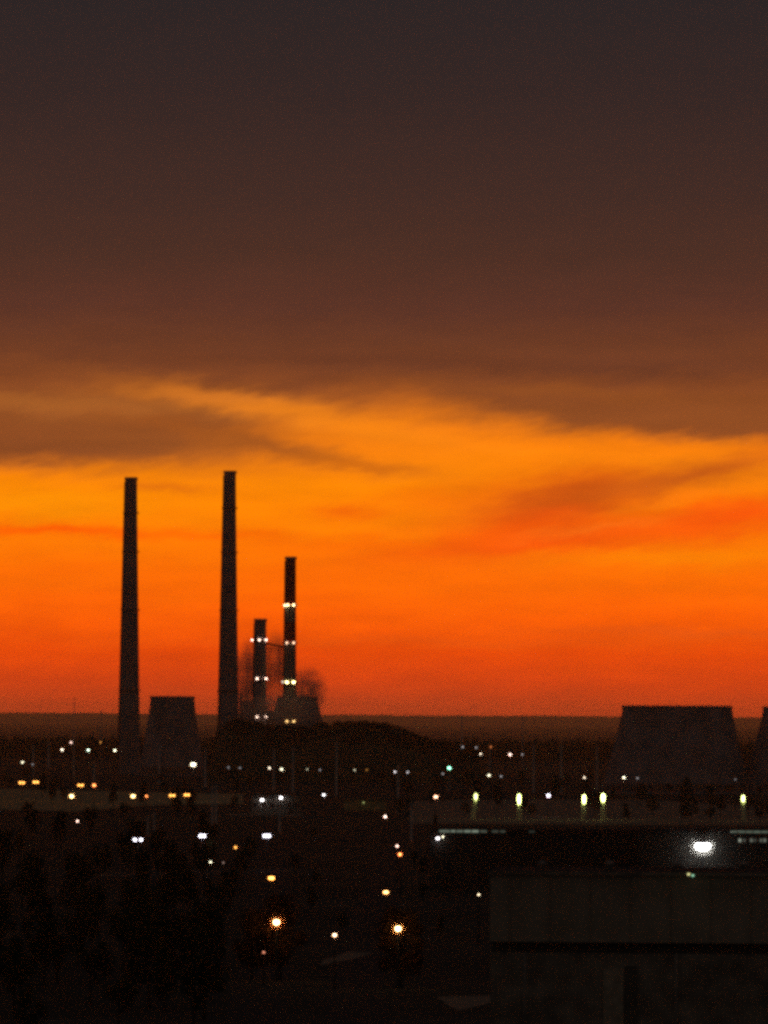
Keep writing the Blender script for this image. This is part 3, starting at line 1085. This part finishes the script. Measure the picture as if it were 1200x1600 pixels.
# ------------------------------------------------------------------ haze
hz = MB()
hz.box((0, 31500, 106), (41000, 68000, 216))
ho = hz.build("haze", None)
ho.data.materials.clear()
hm = bpy.data.materials.new("haze_air")
hm.use_nodes = True
nt = hm.node_tree
nt.nodes.remove(nt.nodes["Principled BSDF"])
v = nt.nodes.new("ShaderNodeVolumePrincipled")
v.inputs["Color"].default_value = (.78, .93, 1.0, 1)
v.inputs["Density"].default_value = SIGMA
v.inputs["Anisotropy"].default_value = .86
nt.links.new(v.outputs["Volume"], nt.nodes["Material Output"].inputs["Volume"])
ho.data.materials.append(hm)
tag(ho, "thin dusk haze lying over the whole plain", "haze", kind="stuff")

# ------------------------------------------------------------------ sky
world = bpy.data.worlds.new("World")
scene.world = world
world.use_nodes = True
nt = world.node_tree
N = nt.nodes
LK = nt.links.new
bg = N["Background"]


def inp(sock, v):
    if isinstance(v, (int, float)):
        sock.default_value = v
    elif isinstance(v, (tuple, list)):
        sock.default_value = v
    else:
        LK(v, sock)


def M(op, a, b=0.0, c=0.0, clamp=False):
    n = N.new("ShaderNodeMath"); n.operation = op; n.use_clamp = clamp
    inp(n.inputs[0], a); inp(n.inputs[1], b); inp(n.inputs[2], c)
    return n.outputs[0]


def MIX(f, a, b, mode='MIX'):
    n = N.new("ShaderNodeMix"); n.data_type = 'RGBA'; n.blend_type = mode
    inp(n.inputs[0], f); inp(n.inputs[6], a); inp(n.inputs[7], b)
    return n.outputs[2]


tc = N.new("ShaderNodeTexCoord")
sx = N.new("ShaderNodeSeparateXYZ"); LK(tc.outputs["Generated"], sx.inputs[0])
az = M('ARCTAN2', sx.outputs[0], sx.outputs[1])
el = M('ARCSINE', sx.outputs[2])
u0 = M('MULTIPLY_ADD', az, F, 600.0)              # azimuth and elevation in the same small angular unit
v0 = M('MULTIPLY_ADD', el, -F, 1125.0)
cb = N.new("ShaderNodeCombineXYZ")
inp(cb.inputs[0], M('MULTIPLY', u0, 1 / 520.0)); inp(cb.inputs[1], M('MULTIPLY', v0, 1 / 95.0))
nz = N.new("ShaderNodeTexNoise"); nz.inputs["Scale"].default_value = 1.0; nz.inputs["Detail"].default_value = 4.5
nz.inputs["Roughness"].default_value = .55
LK(cb.outputs[0], nz.inputs["Vector"])
sep = N.new("ShaderNodeSeparateColor"); LK(nz.outputs["Color"], sep.inputs[0])
wu = M('MULTIPLY_ADD', sep.outputs[0], 90.0, -45.0)
wv = M('MULTIPLY_ADD', sep.outputs[1], 34.0, -17.0)
cb3 = N.new("ShaderNodeCombineXYZ")
inp(cb3.inputs[0], M('MULTIPLY', u0, 1 / 95.0)); inp(cb3.inputs[1], M('MULTIPLY_ADD', v0, 1 / 30.0, M('MULTIPLY', u0, 1 / 160.0)))
nz3 = N.new("ShaderNodeTexNoise"); nz3.inputs["Scale"].default_value = 1.0; nz3.inputs["Detail"].default_value = 7
nz3.inputs["Roughness"].default_value = .62
LK(cb3.outputs[0], nz3.inputs["Vector"])
sep3 = N.new("ShaderNodeSeparateColor"); LK(nz3.outputs["Color"], sep3.inputs[0])
u = M('ADD', M('ADD', u0, wu), M('MULTIPLY_ADD', sep3.outputs[0], 120.0, -60.0))
v_ = M('ADD', M('ADD', v0, wv), M('MULTIPLY_ADD', sep3.outputs[1], 46.0, -23.0))
def colour_ramp(stops, lo, hi, val):
    r = N.new("ShaderNodeValToRGB")
    e_ = r.color_ramp.elements
    while len(e_) > 1:
        e_.remove(e_[-1])
    e_[0].position = 0; e_[0].color = srgb(*stops[0][1])
    for y, c in stops[1:]:
        e = e_.new((y - lo) / (hi - lo)); e.color = srgb(*c)
    LK(M('MULTIPLY', M('SUBTRACT', val, lo), 1 / (hi - lo), clamp=True), r.inputs[0])
    return r.outputs[0]


# the clear band above the horizon
clear = colour_ramp([(400, (170, 88, 34)), (560, (214, 110, 26)), (640, (242, 125, 14)), (700, (254, 131, 8)), (760, (255, 136, 0)),
                     (830, (255, 127, 0)), (900, (255, 110, 0)), (960, (253, 95, 0)), (1020, (231, 71, 0)), (1065, (212, 62, 8)),
                     (1095, (193, 58, 15)), (1125, (178, 56, 20))], 400.0, 1125.0, v_)
# the dark cloud deck above it
deck = colour_ramp([(-1500, (22, 22, 28)), (-500, (34, 29, 33)), (0, (41, 33, 34)), (150, (49, 35, 34)), (300, (62, 40, 35)), (400, (73, 44, 35)),
                    (480, (88, 49, 37)), (540, (106, 57, 35)), (600, (128, 67, 34)), (650, (141, 75, 34)), (700, (144, 75, 34)), (760, (150, 77, 33))],
                   -1500.0, 760.0, v_)
er = N.new("ShaderNodeValToRGB")
er.color_ramp.interpolation = 'EASE'
EDGE = [(-1500, 700), (-200, 738), (0, 735), (150, 736), (240, 734), (330, 722), (430, 700), (520, 680), (620, 668), (720, 672), (800, 680),
        (900, 687), (1000, 690), (1120, 694), (1220, 698), (1500, 705), (2700, 640)]
ee = er.color_ramp.elements
while len(ee) > 1:
    ee.remove(ee[-1])
for k, (uu, yy) in enumerate(EDGE):
    e = ee[0] if k == 0 else ee.new((uu + 1500) / 4200)
    e.position = (uu + 1500) / 4200
    t_ = (yy - 500) / 300
    e.color = (t_, t_, t_, 1)
LK(M('MULTIPLY', M('ADD', u, 1500.0), 1 / 4200.0, clamp=True), er.inputs[0])
edge = M('MULTIPLY_ADD', er.outputs[0], 300.0, 500.0)
# crisp under-edge on both sides, frayed and soft over the middle
sb = M('EXPONENT', M('MULTIPLY', M('POWER', M('ABSOLUTE', M('MULTIPLY', M('SUBTRACT', u, 520.0), 1 / 260.0)), 2.0), -1.0))
soft = M('MULTIPLY_ADD', sb, 78.0, 30.0)
dm = N.new("ShaderNodeMapRange"); dm.interpolation_type = 'SMOOTHERSTEP'
dm.inputs["From Min"].default_value = .35; dm.inputs["From Max"].default_value = -1.0
LK(M('DIVIDE', M('SUBTRACT', v_, edge), soft), dm.inputs["Value"])
col = MIX(dm.outputs[0], clear, deck)


def streak(col, cu, cv, su, sv, slope, rgb, amt):
    """a soft lens-shaped bank of cloud; slope: rise in the same unit per unit of azimuth (down is positive)"""
    du = M('SUBTRACT', u, cu); dv = M('SUBTRACT', M('SUBTRACT', v_, cv), M('MULTIPLY', du, slope))
    a = M('POWER', M('ABSOLUTE', M('MULTIPLY', du, 1.0 / su)), 2.0); b = M('POWER', M('ABSOLUTE', M('MULTIPLY', dv, 1.0 / sv)), 2.0)
    wgt = M('MULTIPLY', M('EXPONENT', M('MULTIPLY', M('ADD', a, b), -1.0)), amt)
    return MIX(wgt, col, srgb(*rgb))


S = [
    (110, 634, 260, 16, .02, (172, 98, 40), .75),       # paler streak through the bank
    (60, 704, 280, 32, .03, (136, 72, 34), .85),
    (430, 640, 190, 19, .17, (238, 131, 30), .9),       # bright orange rift
    (590, 672, 140, 18, .16, (248, 132, 14), .8),
    (300, 618, 150, 11, .05, (206, 114, 36), .6),
    (400, 692, 190, 17, .19, (166, 86, 28), .9),        # brown streak sloping down
    (565, 726, 90, 10, .10, (206, 104, 14), .8),
    (230, 690, 150, 24, .08, (144, 77, 33), .75),
    (600, 560, 250, 15, .03, (100, 53, 34), .6),        # darker streaks in the deck
    (150, 556, 200, 12, .06, (108, 57, 34), .5),
    (1020, 572, 260, 16, .02, (98, 53, 36), .55),
    (880, 612, 240, 12, .05, (150, 80, 32), .5),
    (90, 832, 190, 11, -.01, (255, 90, 0), .9),         # red streak, left
    (262, 766, 80, 8, .0, (222, 106, 12), .8),
    (350, 838, 130, 10, .03, (255, 98, 0), .6),
    (60, 786, 190, 22, .0, (255, 146, 0), .8),
    (1000, 716, 190, 14, .02, (255, 138, 6), .8),
    (862, 800, 135, 56, -.20, (232, 80, 8), 1.0),      # red cloud, right
    (900, 768, 165, 32, -.14, (200, 82, 14), .9),
    (1095, 738, 165, 22, -.22, (200, 90, 20), .9),
    (845, 846, 270, 26, -.10, (245, 84, 6), 1.0),
    (1150, 804, 180, 30, -.14, (246, 86, 6), 1.0),
    (1070, 776, 110, 9, -.18, (255, 124, 10), .7),
    (930, 826, 110, 8, -.15, (255, 116, 20), .6),
    (1080, 866, 260, 15, -.03, (255, 132, 0), .75),
    (545, 798, 50, 13, .0, (246, 102, 4), .8),
    (690, 780, 90, 26, -.1, (250, 110, 4), .5),
    (560, 850, 200, 12, -.04, (255, 104, 0), .5),
    (1100, 985, 260, 8, .02, (222, 84, 14), .6),
    (700, 1000, 420, 8, .0, (232, 88, 12), .3),
    (260, 900, 380, 20, .02, (255, 106, 0), .5),
]
for s in S:
    col = streak(col, *s)
# fine wisps
cb2 = N.new("ShaderNodeCombineXYZ")
inp(cb2.inputs[0], M('MULTIPLY', u0, 1 / 170.0)); inp(cb2.inputs[1], M('MULTIPLY', v0, 1 / 30.0))
nz2 = N.new("ShaderNodeTexNoise"); nz2.inputs["Scale"].default_value = 1.0; nz2.inputs["Detail"].default_value = 6
LK(cb2.outputs[0], nz2.inputs["Vector"])
wm = N.new("ShaderNodeMapRange"); wm.interpolation_type = 'SMOOTHSTEP'
wm.inputs["From Min"].default_value = 330; wm.inputs["From Max"].default_value = 640
wm.inputs["To Min"].default_value = .10; wm.inputs["To Max"].default_value = .40
LK(v0, wm.inputs["Value"])
wisp = M('MULTIPLY_ADD', M('SUBTRACT', nz2.outputs[0], .5), wm.outputs[0], 1.0)
# nearer the horizon the sunset glow is stronger; the haze in front dims it again
low = M('MINIMUM', M('DIVIDE', 172.0, M('MAXIMUM', el, 1e-4)), 63000.0)
wisp = M('MULTIPLY', wisp, M('EXPONENT', M('MULTIPLY', low, SIGMA * .82)))
cbm = N.new("ShaderNodeCombineXYZ")
for k in range(3): inp(cbm.inputs[k], wisp)
vm = N.new("ShaderNodeVectorMath"); vm.operation = 'MULTIPLY'
LK(col, vm.inputs[0]); LK(cbm.outputs[0], vm.inputs[1])
col = vm.outputs[0]
# the glow lies round the sunset point and dies away round the horizon
fall = N.new("ShaderNodeMapRange"); fall.interpolation_type = 'SMOOTHSTEP'
fall.inputs["From Min"].default_value = R(85); fall.inputs["From Max"].default_value = R(18)
LK(M('ABSOLUTE', az), fall.inputs["Value"])
below = N.new("ShaderNodeMapRange")
below.inputs["From Min"].default_value = R(-1.5); below.inputs["From Max"].default_value = R(-.2)
LK(el, below.inputs["Value"])
col = MIX(fall.outputs[0], srgb(47, 41, 38), col)
# physical dusk sky adds the faint light of the rest of the dome
sky = N.new("ShaderNodeTexSky")
sky.sky_type = 'NISHITA'
sky.sun_disc = False
sky.sun_elevation = R(-4.0)
sky.sun_rotation = R(0)
sky.altitude = 100
sc_ = N.new("ShaderNodeVectorMath"); sc_.operation = 'SCALE'
LK(sky.outputs[0], sc_.inputs[0]); sc_.inputs["Scale"].default_value = 0.015
ad = N.new("ShaderNodeVectorMath"); ad.operation = 'ADD'
LK(col, ad.inputs[0]); LK(sc_.outputs[0], ad.inputs[1])
LK(ad.outputs[0], bg.inputs["Color"])
bg.inputs["Strength"].default_value = 1.0
world.cycles.sampling_method = 'MANUAL'
world.cycles.sample_map_resolution = 2048

# ------------------------------------------------------------------ render settings
scene.render.engine = 'CYCLES'
scene.view_settings.view_transform = 'Standard'
scene.view_settings.look = 'None'
scene.view_settings.exposure = 0
scene.view_settings.gamma = 1
scene.cycles.filter_width = 3.7
scene.cycles.pixel_filter_type = 'BLACKMAN_HARRIS'
scene.cycles.max_bounces = 4
scene.cycles.diffuse_bounces = 2
scene.cycles.volume_bounces = 2
scene.cycles.transparent_max_bounces = 8
scene.cycles.sample_clamp_indirect = 2.0
scene.cycles.use_denoising = False
scene.cycles.volume_step_rate = 1.0
scene.cycles.volume_max_steps = 256
